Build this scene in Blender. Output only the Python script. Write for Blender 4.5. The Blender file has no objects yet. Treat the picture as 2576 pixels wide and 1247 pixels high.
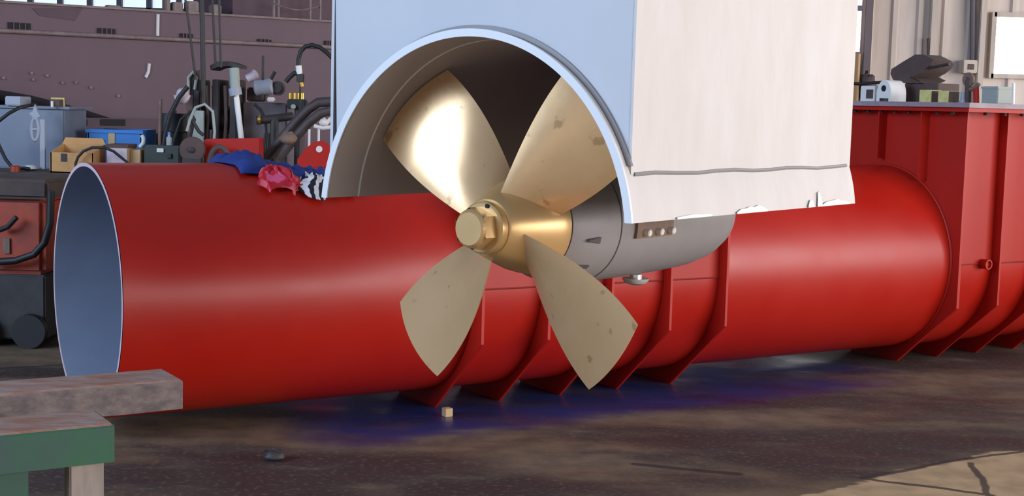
import bpy, bmesh, math, random
from mathutils import Vector, Matrix, noise
import numpy as np
random.seed(7)
sc = bpy.context.scene
COL = sc.collection

# ------------------------------------------------------------------ camera
W, H = 2576, 1247
FPX, PITCH, ROLL = 3526.95, 0.0996, 0.0275
EYE = Vector((0, 0, 1.4825))
cp, sp, cr, sr = math.cos(PITCH), math.sin(PITCH), math.cos(ROLL), math.sin(ROLL)
FW = Vector((0, cp, -sp)); U0 = Vector((0, sp, cp)); R0 = Vector((1, 0, 0))
RT = cr * R0 + sr * U0; UP = -sr * R0 + cr * U0
cam = bpy.data.cameras.new('camera'); co = bpy.data.objects.new('camera', cam); COL.objects.link(co)
cam.sensor_width = 36; cam.lens = FPX / W * 36; cam.clip_end = 200
m = Matrix((RT, UP, -FW)).transposed().to_4x4(); m.translation = EYE
co.matrix_world = m; sc.camera = co

# ------------------------------------------------------------------ light and exposure
sc.view_settings.view_transform = 'Standard'; sc.view_settings.look = 'None'
sc.view_settings.gamma = 1; sc.view_settings.use_curve_mapping = False
sc.view_settings.exposure = 0.0
wd = bpy.data.worlds.new('hall_daylight'); sc.world = wd; wd.use_nodes = True
bg = wd.node_tree.nodes['Background']; bg.inputs[0].default_value = (.50, .56, .70, 1); bg.inputs[1].default_value = .38

def area(name, loc, aim, sx, sy, power, col):
    l = bpy.data.lights.new(name, 'AREA'); l.shape = 'RECTANGLE'; l.size = sx; l.size_y = sy
    l.energy = power; l.color = col
    o = bpy.data.objects.new(name, l); COL.objects.link(o); o.location = loc
    o.rotation_euler = (Vector(aim) - Vector(loc)).to_track_quat('-Z', 'Y').to_euler()
    return o
area('daylight_gate_right', (12.5, -.2, 2.7), (0, 5.6, 1.2), 13, 4.2, 1900, (1, .965, .955))
area('wall_fill_light', (12.6, 13.2, 2.7), (3, 15.5, 1.8), 6, 4.2, 700, (1, .95, .91))  # added fill light to brighten the back wall and right side
area('daylight_window_left', (-9.5, -1.2, 4.9), (0, 5.4, 1.3), 7.5, 4.4, 1500, (.58, .75, 1))

# ------------------------------------------------------------------ materials
def rgb(h):
    h = h.lstrip('#'); v = [int(h[i:i + 2], 16) / 255 for i in (0, 2, 4)]
    return tuple(((c / 12.92) if c <= .04045 else ((c + .055) / 1.055) ** 2.4) for c in v) + (1,)

def mat(name, col, rough=.5, metal=0., col2=None, scale=6., amt=.5, stretch=(1, 1, 1), bump=0., spec=None, coat=0., detail=5, rvar=0., spots=False):
    m = bpy.data.materials.new(name); m.use_nodes = True
    n, l = m.node_tree.nodes, m.node_tree.links
    b = n['Principled BSDF']; b.inputs['Roughness'].default_value = rough; b.inputs['Metallic'].default_value = metal
    if spec is not None: b.inputs['Specular IOR Level'].default_value = spec
    if coat: b.inputs['Coat Weight'].default_value = coat; b.inputs['Coat Roughness'].default_value = .15
    c = rgb(col) if isinstance(col, str) else col
    b.inputs['Base Color'].default_value = c
    if col2 is not None or bump or rvar:
        tc = n.new('ShaderNodeTexCoord'); mp = n.new('ShaderNodeMapping'); l.new(tc.outputs['Object'], mp.inputs[0])
        mp.inputs['Scale'].default_value = stretch
        nz = n.new('ShaderNodeTexNoise'); nz.inputs['Scale'].default_value = scale; nz.inputs['Detail'].default_value = detail
        nz.inputs['Roughness'].default_value = .62
        l.new(mp.outputs[0], nz.inputs['Vector'])
        if col2 is not None:
            rp = n.new('ShaderNodeValToRGB'); rp.color_ramp.elements[0].position = .5 - amt * .3; rp.color_ramp.elements[1].position = .5 + amt * .3
            rp.color_ramp.elements[0].color = c; rp.color_ramp.elements[1].color = rgb(col2) if isinstance(col2, str) else col2
            l.new(nz.outputs['Fac'], rp.inputs[0]); l.new(rp.outputs[0], b.inputs['Base Color'])
        if spots:      # tarnish specks
            n2 = n.new('ShaderNodeTexNoise'); n2.inputs['Scale'].default_value = 13; n2.inputs['Detail'].default_value = 3; l.new(tc.outputs['Object'], n2.inputs['Vector'])
            m2 = n.new('ShaderNodeMapRange'); m2.inputs[1].default_value = .665; m2.inputs[2].default_value = .72; m2.inputs[4].default_value = .42; l.new(n2.outputs['Fac'], m2.inputs[0])
            mx = n.new('ShaderNodeMix'); mx.data_type = 'RGBA'; l.new(m2.outputs[0], mx.inputs[0]); l.new(rp.outputs[0], mx.inputs[6]); mx.inputs[7].default_value = rgb('#6b5330'); l.new(mx.outputs[2], b.inputs['Base Color'])
        if bump:
            bp = n.new('ShaderNodeBump'); bp.inputs['Strength'].default_value = bump; bp.inputs['Distance'].default_value = .01
            l.new(nz.outputs['Fac'], bp.inputs['Height']); l.new(bp.outputs[0], b.inputs['Normal'])
        if rvar:
            mr = n.new('ShaderNodeMapRange'); mr.inputs[1].default_value = .3; mr.inputs[2].default_value = .7
            mr.inputs[3].default_value = rough - rvar; mr.inputs[4].default_value = rough + rvar
            l.new(nz.outputs['Fac'], mr.inputs[0]); l.new(mr.outputs[0], b.inputs['Roughness'])
    return m

def glow(name, col, s):
    m = bpy.data.materials.new(name); m.use_nodes = True
    n, l = m.node_tree.nodes, m.node_tree.links
    b = n['Principled BSDF']; b.inputs['Base Color'].default_value = (0.8, .8, .8, 1)
    b.inputs['Emission Color'].default_value = rgb(col); b.inputs['Emission Strength'].default_value = s
    return m

M = dict(
    red=mat('red_oxide_paint', '#aa170a', .37, col2='#b31f10', scale=2.2, amt=1.2, rvar=.05, spec=.42),
    redrib=mat('red_oxide_rib', '#a6180d', .42, col2='#b02013', scale=3, amt=1, spec=.4),
    weld=mat('weld_bead_red', '#8a2018', .55),
    lining=mat('grey_lining_paint', '#8f9ab0', .5, col2='#8791a8', scale=3),
    rim=mat('cut_steel_rim', '#c9b4bd', .5),
    paint=mat('pale_grey_primer', '#bfc2ca', .55, col2='#b7bac2', scale=2.5, amt=1.0),
    tunnel=mat('shaded_grey_primer', '#a69c9a', .6, col2='#9a908f', scale=2, amt=1.),  # same paint as the housing outside, with the inside shade put into the colour
    side=mat('dusty_lit_primer', '#cfcbcc', .6, col2='#c4bcb9', scale=3, amt=.9, stretch=(2, 2, .6)),  # lighter copy of the housing paint, light from the right put into the colour
    edge=mat('bare_plate_edge', '#d9dce2', .5),
    bronze=mat('bronze', '#e3bd90', .27, .52, col2='#d2ab7c', scale=4.5, amt=.9, rvar=.06, spots=True),
    bronze_hub=mat('hub_bronze', '#dcb985', .33, .55, col2='#cfa973', scale=3, amt=.9, rvar=.06),
    pod=mat('pod_grey_paint', '#8b8789', .45, col2='#827e80', scale=4, amt=.8),
    seam=mat('dark_joint', '#4a4648', .7),
    rust=mat('rusted_plate', '#6f5a50', .7, col2='#84695a', scale=12),
    zinc=mat('zinc_plug', '#c9c9cc', .3, .5),
    pump=mat('pump_grey', '#6d646b', .6, col2='#5c545a', scale=5),
    steel=mat('bright_steel', '#c8c8cc', .25, 1.),
    dark=mat('dark_iron', '#2b2829', .6, col2='#3a3433', scale=8),
    black=mat('black_rubber', '#17171a', .55),
    hole=mat('dark_cavity', '#1c1a1b', .8),
    hull=mat('ship_primer', '#6b535b', .65, col2='#5d4750', scale=1.6, amt=1.1, stretch=(1, 1, .5)),
    hull_shade=mat('painted_hull_shade', '#1f191c', .7, col2='#2b2226', scale=3),  # shade under the turn of the hull, put into the colour
    hull2=mat('ship_primer_deep', '#5b444c', .7, col2='#4f3b43', scale=2),
    strake=mat('strake_steel', '#85736f', .6, col2='#6d5a58', scale=9),
    chalk=mat('chalk_white', '#d8d0cc', .7),
    cab=mat('blue_grey_enamel', '#747e90', .5, col2='#6b7588', scale=3),
    cabl=mat('light_grey_enamel', '#9a9fac', .5),
    card=mat('cardboard', '#c89a66', .8, col2='#b98a58', scale=5),
    card2=mat('pale_cardboard', '#c4a67c', .8),
    label=mat('printed_white_card', '#c9bcc4', .7, col2='#b3a3b5', scale=14),
    blue=mat('blue_plastic', '#2f78c4', .45),
    white=mat('white_plastic', '#e4e2e0', .5),
    orange=mat('orange_red_machine', '#b3401f', .5, col2='#8a3420', scale=5),
    wood=mat('weathered_timber', '#7d6f6a', .8, col2='#5c5052', scale=7, stretch=(1, 5, 5), bump=.3),
    woodtop=mat('worn_timber_top', '#94807a', .8, col2='#8a5a44', scale=8, stretch=(1, 3, 3), bump=.3),
    green=mat('green_painted_timber', '#1f6236', .7, col2='#3c4650', scale=4, amt=1., bump=.2),
    leg=mat('grey_timber_leg', '#9d9088', .8, col2='#857a74', scale=6, stretch=(4, 4, 1)),
    bench=mat('oily_bench', '#54443c', .7, col2='#3c3230', scale=5),
    brown=mat('brown_rust', '#4f3f3c', .8, col2='#5c4a46', scale=6),
    hose=mat('brown_hose', '#4d4140', .6, col2='#3c3232', scale=6),
    brass=mat('brass_fitting', '#c9a24c', .35, .9),
    rag=mat('blue_cotton', '#1f3a86', .9, col2='#172a66', scale=9, amt=1., bump=.4),
    yel=mat('yellow_carton', '#d8cf8a', .7, col2='#b7a85e', scale=14),
    conc=mat('grey_green_box', '#9aa29c', .6),
    board=mat('ply_board', '#b08a5c', .8),
    green2=mat('dark_green_enamel', '#2e3a33', .5),
    flange=mat('grey_flange', '#9c8f98', .5, col2='#8b7e88', scale=8),
)

def pattern_mat(name, cols, scale, kind='wave'):
    m = bpy.data.materials.new(name); m.use_nodes = True
    n, l = m.node_tree.nodes, m.node_tree.links; b = n['Principled BSDF']; b.inputs['Roughness'].default_value = .9
    tc = n.new('ShaderNodeTexCoord')
    if kind == 'wave':
        t = n.new('ShaderNodeTexWave'); t.inputs['Scale'].default_value = scale; t.inputs['Distortion'].default_value = 9; t.inputs['Detail Scale'].default_value = 1.4
        out = t.outputs['Fac']
    else:
        t = n.new('ShaderNodeTexNoise'); t.inputs['Scale'].default_value = scale; t.inputs['Detail'].default_value = 2; out = t.outputs['Fac']
    l.new(tc.outputs['Object'], t.inputs['Vector'])
    r = n.new('ShaderNodeValToRGB'); r.color_ramp.interpolation = 'CONSTANT'
    e = r.color_ramp.elements
    for i, (p, c) in enumerate(cols):
        if i < 2: e[i].position = p; e[i].color = rgb(c)
        else:
            x = e.new(p); x.color = rgb(c)
    l.new(out, r.inputs[0]); l.new(r.outputs[0], b.inputs['Base Color'])
    return m
M['zebra'] = pattern_mat('black_white_print', [(0, '#1d1c22'), (.42, '#d9d6da')], 7)
M['floral'] = pattern_mat('red_pink_print', [(0, '#e05a8a'), (.42, '#c8283a'), (.55, '#d8616a'), (.66, '#f0d8d0')], 9, 'noise')

# ------------------------------------------------------------------ geometry helpers
class MB:
    def __init__(s): s.v = []; s.f = []
    def add(s, vs, fs):
        k = len(s.v); s.v += [Vector(p) for p in vs]; s.f += [tuple(i + k for i in f) for f in fs]; return s
    def box(s, c, d, ax=None):
        """centre, full sizes, optional three axes"""
        ax = ax or (Vector((1, 0, 0)), Vector((0, 1, 0)), Vector((0, 0, 1))); c = Vector(c)
        vs = [c + ax[0] * d[0] * .5 * i + ax[1] * d[1] * .5 * j + ax[2] * d[2] * .5 * k for k in (-1, 1) for j in (-1, 1) for i in (-1, 1)]
        return s.add(vs, [(0, 2, 3, 1), (4, 5, 7, 6), (0, 1, 5, 4), (2, 6, 7, 3), (0, 4, 6, 2), (1, 3, 7, 5)])
    def prism(s, pts, ext):
        """closed outline of points pushed along ext"""
        n = len(pts); ext = Vector(ext); p = [Vector(q) for q in pts]
        return s.add(p + [q + ext for q in p], [tuple(range(n))[::-1], tuple(range(n, 2 * n))] + [(i, (i + 1) % n, n + (i + 1) % n, n + i) for i in range(n)])
    def tube(s, path, r, seg=10, cap=True):
        P = [Vector(p) for p in path]; n = len(P); rr = r if isinstance(r, (list, tuple)) else [r] * n
        d0 = (P[1] - P[0]).normalized(); ref = Vector((0, 0, 1)) if abs(d0.z) < .9 else Vector((1, 0, 0))
        a = d0.cross(ref).normalized(); vs = []
        for i in range(n):
            d = (P[min(i + 1, n - 1)] - P[max(i - 1, 0)]).normalized()
            a = (a - d * a.dot(d)).normalized(); b = d.cross(a)
            vs += [P[i] + (a * math.cos(2 * math.pi * k / seg) + b * math.sin(2 * math.pi * k / seg)) * rr[i] for k in range(seg)]
        fs = [(i * seg + k, i * seg + (k + 1) % seg, (i + 1) * seg + (k + 1) % seg, (i + 1) * seg + k) for i in range(n - 1) for k in range(seg)]
        if cap: fs += [tuple(range(seg))[::-1], tuple(range((n - 1) * seg, n * seg))]
        return s.add(vs, fs)
    def lathe(s, o, ax, prof, seg=48, e1=None, cap=True):
        """profile of (distance along axis, radius)"""
        o = Vector(o); ax = Vector(ax).normalized(); ref = Vector((0, 0, 1)) if abs(ax.z) < .9 else Vector((1, 0, 0))
        a = e1 or ax.cross(ref).normalized(); b = ax.cross(a); vs = []
        for q, r in prof:
            vs += [o + ax * q + (a * math.cos(2 * math.pi * k / seg) + b * math.sin(2 * math.pi * k / seg)) * max(r, 1e-4) for k in range(seg)]
        n = len(prof)
        fs = [(i * seg + k, i * seg + (k + 1) % seg, (i + 1) * seg + (k + 1) % seg, (i + 1) * seg + k) for i in range(n - 1) for k in range(seg)]
        if cap: fs += [tuple(range(seg))[::-1], tuple(range((n - 1) * seg, n * seg))]
        return s.add(vs, fs)
    def grid(s, rows, closed=False):
        n, k = len(rows), len(rows[0]); vs = [p for r in rows for p in r]
        kk = k if closed else k - 1
        return s.add(vs, [(i * k + j, i * k + (j + 1) % k, (i + 1) * k + (j + 1) % k, (i + 1) * k + j) for i in range(n - 1) for j in range(kk)])

def link(name, mb, material, org, parent=None, smooth=None, bevel=0.):
    me = bpy.data.meshes.new(name); me.from_pydata([tuple(v - org) for v in mb.v], [], mb.f)
    bm = bmesh.new(); bm.from_mesh(me)
    bmesh.ops.remove_doubles(bm, verts=bm.verts, dist=1e-5)
    bmesh.ops.recalc_face_normals(bm, faces=bm.faces)
    if bevel: bmesh.ops.bevel(bm, geom=[e for e in bm.edges if e.is_manifold and e.calc_face_angle(0) > .6], offset=bevel, segments=2, affect='EDGES', clamp_overlap=True)
    if smooth is not None:
        for f in bm.faces: f.smooth = True
        for e in bm.edges:
            if e.calc_face_angle(0) > smooth: e.smooth = False
    bm.to_mesh(me); bm.free()
    me.materials.append(M[material] if isinstance(material, str) else material)
    o = bpy.data.objects.new(name, me); COL.objects.link(o)
    if parent: o.parent = parent
    else: o.location = org
    return o
ORG = {}
def thing(name, label, cat, loc, group=None):
    o = bpy.data.objects.new(name, None); COL.objects.link(o); o.location = loc; o.empty_display_size = .1
    o['label'] = label; o['category'] = cat
    if group: o['group'] = group
    ORG[o.name] = Vector(loc); return o
def part(name, mb, material, parent, smooth=None, bevel=0., label=None):
    org = ORG[parent.name]; o = link(name, mb, material, org, parent, smooth, bevel); ORG[o.name] = org
    if label: o['label'] = label
    return o
def solo(name, mb, material, label, cat, smooth=None, bevel=0., group=None, kind=None):
    xs = [v.x for v in mb.v]; ys = [v.y for v in mb.v]; zs = [v.z for v in mb.v]
    org = Vector(((min(xs) + max(xs)) / 2, (min(ys) + max(ys)) / 2, min(zs)))
    o = link(name, mb, material, org, None, smooth, bevel); ORG[o.name] = org
    if label: o['label'] = label; o['category'] = cat
    if group: o['group'] = group
    if kind: o['kind'] = kind
    return o
def struct(name, mb, material, **k):
    o = solo(name, mb, material, None, None, **k); o['kind'] = 'structure'; return o

def ray(px, py): return FW + RT * ((px - W / 2) / FPX) - UP * ((py - H / 2) / FPX)
def at(px, py, Y):
    d = ray(px, py); return EYE + d * (Y / d.y)
def onz(px, py, z):
    d = ray(px, py); return EYE + d * ((z - EYE.z) / d.z)
Z = Vector((0, 0, 1))

# ------------------------------------------------------------------ frames of the two main things
TA = .5565; TD = Vector((math.cos(TA), math.sin(TA), 0)); TN = Vector((math.sin(TA), -math.cos(TA), 0))
TO = Vector((-1.8648, 6.1048, .6315)); TR = .5625
def T(t, n, z): return TO + TD * t + TN * n + Z * z
AL = .91955; AU = Vector((math.cos(AL), math.sin(AL), 0)); AV = Vector((-math.sin(AL), math.cos(AL), 0))
C0 = Vector((.4072, 4.9875, EYE.z))
def B(s, q, z): return C0 + AV * s + AU * q + Z * z          # s to the left along the front, q back along the axis, z from eye height

# ------------------------------------------------------------------ floor
fm = bpy.data.materials.new('oily_concrete'); fm.use_nodes = True
n, l = fm.node_tree.nodes, fm.node_tree.links; b = n['Principled BSDF']
tc = n.new('ShaderNodeTexCoord'); POS = tc.outputs['Object']
def vm(op, a, bb=None):
    x = n.new('ShaderNodeVectorMath'); x.operation = op
    for i, v in enumerate((a, bb)):
        if v is None: continue
        if isinstance(v, (tuple, Vector)): x.inputs[i].default_value = tuple(v)
        else: l.new(v, x.inputs[i])
    return x.outputs['Value'] if op in ('DOT_PRODUCT', 'LENGTH') else x.outputs['Vector']
def ma(op, a, bb=None, clamp=False):
    x = n.new('ShaderNodeMath'); x.operation = op; x.use_clamp = clamp
    for i, v in enumerate((a, bb)):
        if v is None: continue
        if isinstance(v, (int, float)): x.inputs[i].default_value = v
        else: l.new(v, x.inputs[i])
    return x.outputs[0]
def mrng(v, a, c, lo=0., hi=1.):
    x = n.new('ShaderNodeMapRange'); x.interpolation_type = 'SMOOTHSTEP'
    l.new(v, x.inputs[0])
    for i, q in enumerate((a, c, lo, hi)): x.inputs[i + 1].default_value = q
    return x.outputs[0]
def noi(scale, detail=4, vec=None, stretch=None):
    x = n.new('ShaderNodeTexNoise'); x.inputs['Scale'].default_value = scale; x.inputs['Detail'].default_value = detail
    v = vec or POS
    if stretch:
        mp = n.new('ShaderNodeMapping'); mp.inputs['Scale'].default_value = stretch; mp.inputs['Rotation'].default_value = (0, 0, -.25); l.new(v, mp.inputs[0]); v = mp.outputs[0]
    l.new(v, x.inputs['Vector']); return x.outputs['Fac']
def mixc(f, a, c):
    x = n.new('ShaderNodeMix'); x.data_type = 'RGBA'
    l.new(f, x.inputs[0])
    for i, v in ((6, a), (7, c)):
        if isinstance(v, str): x.inputs[i].default_value = rgb(v)
        else: l.new(v, x.inputs[i])
    return x.outputs[2]
big = noi(.9, 5, stretch=(.6, 1.6, 1)); fine = noi(7, 6); mid = noi(2.2, 7, stretch=(.8, 1.5, 1))
base = mixc(mrng(big, .42, .60), '#3a2b28', '#75624c')
base = mixc(mrng(mid, .54, .80), base, '#7c6750')
grit = noi(38, 4)
base = mixc(mrng(fine, .3, .75, 0, .5), base, '#2c2321')
base = mixc(mrng(grit, .5, .75, 0, .4), base, '#7d6b58')
# worn dry concrete in the right-hand foreground, bounded by a ragged line
pd = onz(2330, 1175, 0); e1 = onz(2000, 1240, 0); e2 = onz(2560, 1128, 0)
ed = (e2 - e1).normalized(); en = Vector((ed.y, -ed.x, 0))
dd = ma('ADD', vm('DOT_PRODUCT', vm('SUBTRACT', POS, e1), en), ma('MULTIPLY', ma('SUBTRACT', mid, .5), .5))
dry = mrng(dd, 0.0, .035)
base = mixc(dry, base, mixc(mrng(fine, .3, .7), '#c8aa82', '#aa9170'))
def seg(a, c, w):
    a, c = Vector(a), Vector(c); ab = c - a
    rel = vm('SUBTRACT', vm('ADD', POS, wob), a)
    t = ma('DIVIDE', vm('DOT_PRODUCT', rel, ab), ab.length_squared, True)
    sc_ = n.new('ShaderNodeVectorMath'); sc_.operation = 'SCALE'; sc_.inputs[0].default_value = tuple(ab); l.new(t, sc_.inputs['Scale'])
    d = vm('LENGTH', vm('SUBTRACT', rel, sc_.outputs[0]))
    return mrng(d, w * .5, w, 1, 0)
wn = n.new('ShaderNodeTexNoise'); wn.inputs['Scale'].default_value = 5; l.new(POS, wn.inputs['Vector'])
wsc = n.new('ShaderNodeVectorMath'); wsc.operation = 'SCALE'; wsc.inputs['Scale'].default_value = .05
l.new(vm('SUBTRACT', wn.outputs['Color'], (.5, .5, .5)), wsc.inputs[0]); wob = vm('MULTIPLY', wsc.outputs[0], (1, 1, 0))
cracks = None
for (p, q, w) in (((2170, 1203), (2500, 1246), .022), ((2170, 1203), (2390, 1160), .02), ((2445, 1165), (2490, 1246), .02), ((0, 925), (160, 917), .02), ((1600, 1168), (1860, 1192), .03), ((2390, 1160), (2576, 1135), .018)):
    g = seg(onz(*p, 0), onz(*q, 0), w); cracks = g if cracks is None else ma('MAXIMUM', cracks, g)
base = mixc(ma('MULTIPLY', cracks, .85), base, '#231d20')
# blue, glossier wet patch along the front of the tunnel
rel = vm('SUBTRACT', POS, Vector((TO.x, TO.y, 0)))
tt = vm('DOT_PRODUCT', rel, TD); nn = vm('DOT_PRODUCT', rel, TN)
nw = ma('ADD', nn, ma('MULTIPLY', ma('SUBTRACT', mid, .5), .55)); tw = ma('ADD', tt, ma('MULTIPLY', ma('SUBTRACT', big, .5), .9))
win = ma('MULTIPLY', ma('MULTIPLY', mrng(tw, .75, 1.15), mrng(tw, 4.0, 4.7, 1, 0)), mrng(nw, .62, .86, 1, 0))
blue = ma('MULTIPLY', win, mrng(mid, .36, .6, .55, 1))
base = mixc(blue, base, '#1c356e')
l.new(base, b.inputs['Base Color'])
ro = ma('SUBTRACT', mrng(mid, .35, .65, .62, .82), ma('MULTIPLY', win, .40)); l.new(ro, b.inputs['Roughness'])
bp = n.new('ShaderNodeBump'); bp.inputs['Strength'].default_value = .25; bp.inputs['Distance'].default_value = .01; l.new(fine, bp.inputs['Height']); l.new(bp.outputs[0], b.inputs['Normal'])
mb = MB(); mb.add([(-24, -14, -.15), (24, -14, -.15), (24, 27, -.15), (-24, 27, -.15), (-24, -14, 0), (24, -14, 0), (24, 27, 0), (-24, 27, 0)],
                  [(0, 3, 2, 1), (4, 5, 6, 7), (0, 1, 5, 4), (1, 2, 6, 5), (2, 3, 7, 6), (3, 0, 4, 7)])
fl = link('floor', mb, fm, Vector((0, 0, 0))); fl['kind'] = 'structure'

# ------------------------------------------------------------------ hall walls
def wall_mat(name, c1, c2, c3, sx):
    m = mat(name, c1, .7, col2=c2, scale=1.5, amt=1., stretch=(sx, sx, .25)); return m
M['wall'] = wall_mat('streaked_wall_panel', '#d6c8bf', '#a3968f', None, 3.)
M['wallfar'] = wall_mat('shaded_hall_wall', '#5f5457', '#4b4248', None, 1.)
M['pilaster'] = mat('pale_pilaster', '#bdb1a6', .7, col2='#a39890', scale=2, stretch=(3, 3, .4))
M['window_glow'] = glow('bright_daylight_pane', '#fffaf4', 3.2)
M['window_cool'] = glow('cool_daylight_pane', '#cfe0f4', 1.0)
M['sash'] = mat('window_bar', '#57525c', .6)
YB = 19.
def wall_rect(name, px0, px1, py0, py1, Y, material, th=.12, **k):
    a, c = at(px0, py0, Y), at(px1, py1, Y)
    x0, x1 = sorted((a.x, c.x)); z0, z1 = sorted((a.z, c.z))
    mb = MB().box(((x0 + x1) / 2, Y + th / 2, (z0 + z1) / 2), (x1 - x0, th, z1 - z0))
    return mb
xr0 = at(2060, 250, YB).x
# right wall: ribbed sheet panels with a window opening
def sheet(x0, x1, z0, z1):
    mb = MB(); rows = []
    xs = []; x = x0
    while x < x1:
        for dx, dy in ((0, 0), (.22, 0), (.25, -.035), (.31, -.035), (.34, 0)):
            if x + dx <= x1: xs.append((x + dx, dy))
        x += .34
    xs.append((x1, 0))
    mb.grid([[(px, YB + dy, z) for px, dy in xs] for z in (z0, z1)])
    mb.grid([[(px, YB + .1, z) for px in (x0, x1)] for z in (z0, z1)])
    return mb
wl = at(2492, 120, YB).x; wz0 = at(2530, 192, YB).z; wz1 = at(2530, 38, YB).z; wr = wl + 1.5
mb = MB()
for (a, c, d, e) in ((xr0, wl, 0, 9), (wl, wr, 0, wz0), (wl, wr, wz1, 9), (wr, 24, 0, 9)):
    s_ = sheet(a, c, d, e); mb.add(s_.v, s_.f)
struct('wall_back', mb, 'wall')
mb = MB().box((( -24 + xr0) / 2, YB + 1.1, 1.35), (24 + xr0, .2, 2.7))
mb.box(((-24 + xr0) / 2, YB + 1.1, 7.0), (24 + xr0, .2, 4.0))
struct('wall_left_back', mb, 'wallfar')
mb = MB().box(((wl + wr) / 2, YB + .06, (wz0 + wz1) / 2), (wr - wl, .03, wz1 - wz0))
w1 = struct('window_1', mb, 'window_glow')
mb = MB()
for x in (wl, wr): mb.box((x, YB - .01, (wz0 + wz1) / 2), (.06, .16, wz1 - wz0 + .06))
for z in (wz0, wz1): mb.box(((wl + wr) / 2, YB - .01, z), (wr - wl, .16, .06))
part('window_frame', mb, 'pilaster', w1)
# strip of high windows far behind the ship
xa, xb = at(-300, 0, YB + 1).x, at(560, 0, YB + 1).x
w2 = struct('window_2', MB().box(((xa + xb) / 2, YB + 1.12, 3.85), (xb - xa, .04, 2.3)), 'window_cool')
mb = MB(); x = xa
while x < xb:
    mb.box((x, YB + 1.04, 3.85), (.07, .08, 2.3)); x += .42
for z in (2.72, 3.3, 4.0, 5.0): mb.box(((xa + xb) / 2, YB + 1.03, z), (xb - xa, .06, .05))
part('window_frame', mb, 'sash', w2)
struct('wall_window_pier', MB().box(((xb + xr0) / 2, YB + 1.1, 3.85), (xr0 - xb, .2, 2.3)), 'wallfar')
# bright pane beside the pillar, pillar, pilasters
p0, p1 = at(2030, 133, YB - .5), at(2169, -60, YB - .5)
w3 = struct('window_3', MB().box(((p0.x + p1.x) / 2, YB - .55, (p0.z + p1.z) / 2), (p1.x - p0.x, .04, p1.z - p0.z)), 'window_glow')
mb = MB()
mb.box(((p0.x + p1.x) / 2, YB - .6, p0.z), (p1.x - p0.x, .1, .05))
zz = at(2150, 22, YB - .5).z
mb.box(((p0.x + p1.x) / 2, YB - .6, zz), (p1.x - p0.x, .06, .07))
part('window_frame', mb, 'sash', w3)
for i, (a, c, mm, dep) in enumerate(((2169, 2189, 'wallfar', .5), (2334, 2352, 'pilaster', .12), (2458, 2474, 'pilaster', .16))):
    xa_, xb_ = at(a, 150, YB - dep).x, at(c, 150, YB - dep).x
    o = struct('trim_%d' % (i + 1), MB().box(((xa_ + xb_) / 2, YB - dep / 2 - .04, 3.5), (xb_ - xa_, dep, 7.0)), mm, bevel=.01)

# ------------------------------------------------------------------ the red tunnel
tn = thing('thruster_tunnel', 'long red painted steel tunnel tube lying on ribbed feet across the floor', 'tunnel', (TO.x, TO.y, 0))
T1, T2 = 4.9, 6.9
def zcut(t):
    lo, hi = .45, TR
    if t < .62: return hi
    if t < 1.16:
        s = (t - .62) / .54; e = 1 - (1 - s) ** 2; e = e * e * (3 - 2 * e) * .5 + e * .5; return hi - (hi - lo) * e
    if t < 3.5: return lo
    if t < 3.95: s = (t - 3.5) / .45; return lo + (hi - lo) * s * s * (3 - 2 * s)
    return hi
def tube_rows(r, d, ts, seg=128):
    rows = []
    for t in ts:
        zc = zcut(t) - d
        rows.append([T(t, r * math.cos(a), min(r * math.sin(a), zc)) for a in (2 * math.pi * k / seg for k in range(seg))])
    return rows
ts = [i * .06 for i in range(int(T1 / .06) + 1)] + [T1, T2]
WT = .016
part('shell', MB().grid(tube_rows(TR, 0, ts), True), 'red', tn, smooth=.5)
part('lining', MB().grid(tube_rows(TR - WT, WT, ts), True), 'lining', tn, smooth=.5, label='grey painted inside of the tube')
part('rim', MB().grid(tube_rows(TR, 0, [-.003]) + tube_rows(TR - WT, WT, [-.003]) + tube_rows(TR - WT, WT, [.0]), True), 'rim', tn, label='pale bare cut edge of the open end')
def outline(ztop):
    o = [(.625, ztop), (.625, -.25), (.19, -.6315), (-.19, -.6315), (-.625, -.25), (-.625, ztop)]
    return o
def rib(t, ztop, hole=True, th=.014, N=180):
    poly = outline(ztop); inner = []; outer = []
    angs = sorted(set([2 * math.pi * k / N for k in range(N)] + [math.atan2(y, x) % (2 * math.pi) for x, y in poly]))
    for a in angs:
        dx, dy = math.cos(a), math.sin(a); best = None
        for i in range(len(poly)):
            (x1, y1), (x2, y2) = poly[i], poly[(i + 1) % len(poly)]
            ex, ey = x2 - x1, y2 - y1; den = dx * ey - dy * ex
            if abs(den) < 1e-9: continue
            k = (x1 * ey - y1 * ex) / den; s = (x1 * dy - y1 * dx) / den
            if k > 0 and -1e-6 <= s <= 1 + 1e-6: best = k if best is None else min(best, k)
        outer.append((best * dx, best * dy))
        r = TR - .006 if hole else .001
        inner.append((r * dx, min(r * dy, ztop - .002)))
    mb = MB()
    ring = lambda pts, tt: [T(tt, x, z) for x, z in pts]
    rows = [ring(inner, t - th / 2), ring(outer, t - th / 2), ring(outer, t + th / 2), ring(inner, t + th / 2)]
    rows.append(rows[0]); mb.grid(rows, True); return mb
RIBS = (1.66, 2.03, 2.40, 2.765, 3.13)
for t in RIBS: part('rib', rib(t, .445), 'redrib', tn)
ZT = .905
for t in (5.25, 5.61, 5.97, 6.33, 6.69): part('rib', rib(t, ZT), 'redrib', tn)
bhp = [(.625, ZT), (.625, -.25), (.19, -.6315), (-.19, -.6315), (-.625, -.25), (-1.35, -.25), (-1.35, ZT)]
part('bulkhead', MB().prism([T(T1 - .012, x, z) for x, z in bhp], TD * .02), 'redrib', tn)
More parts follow.
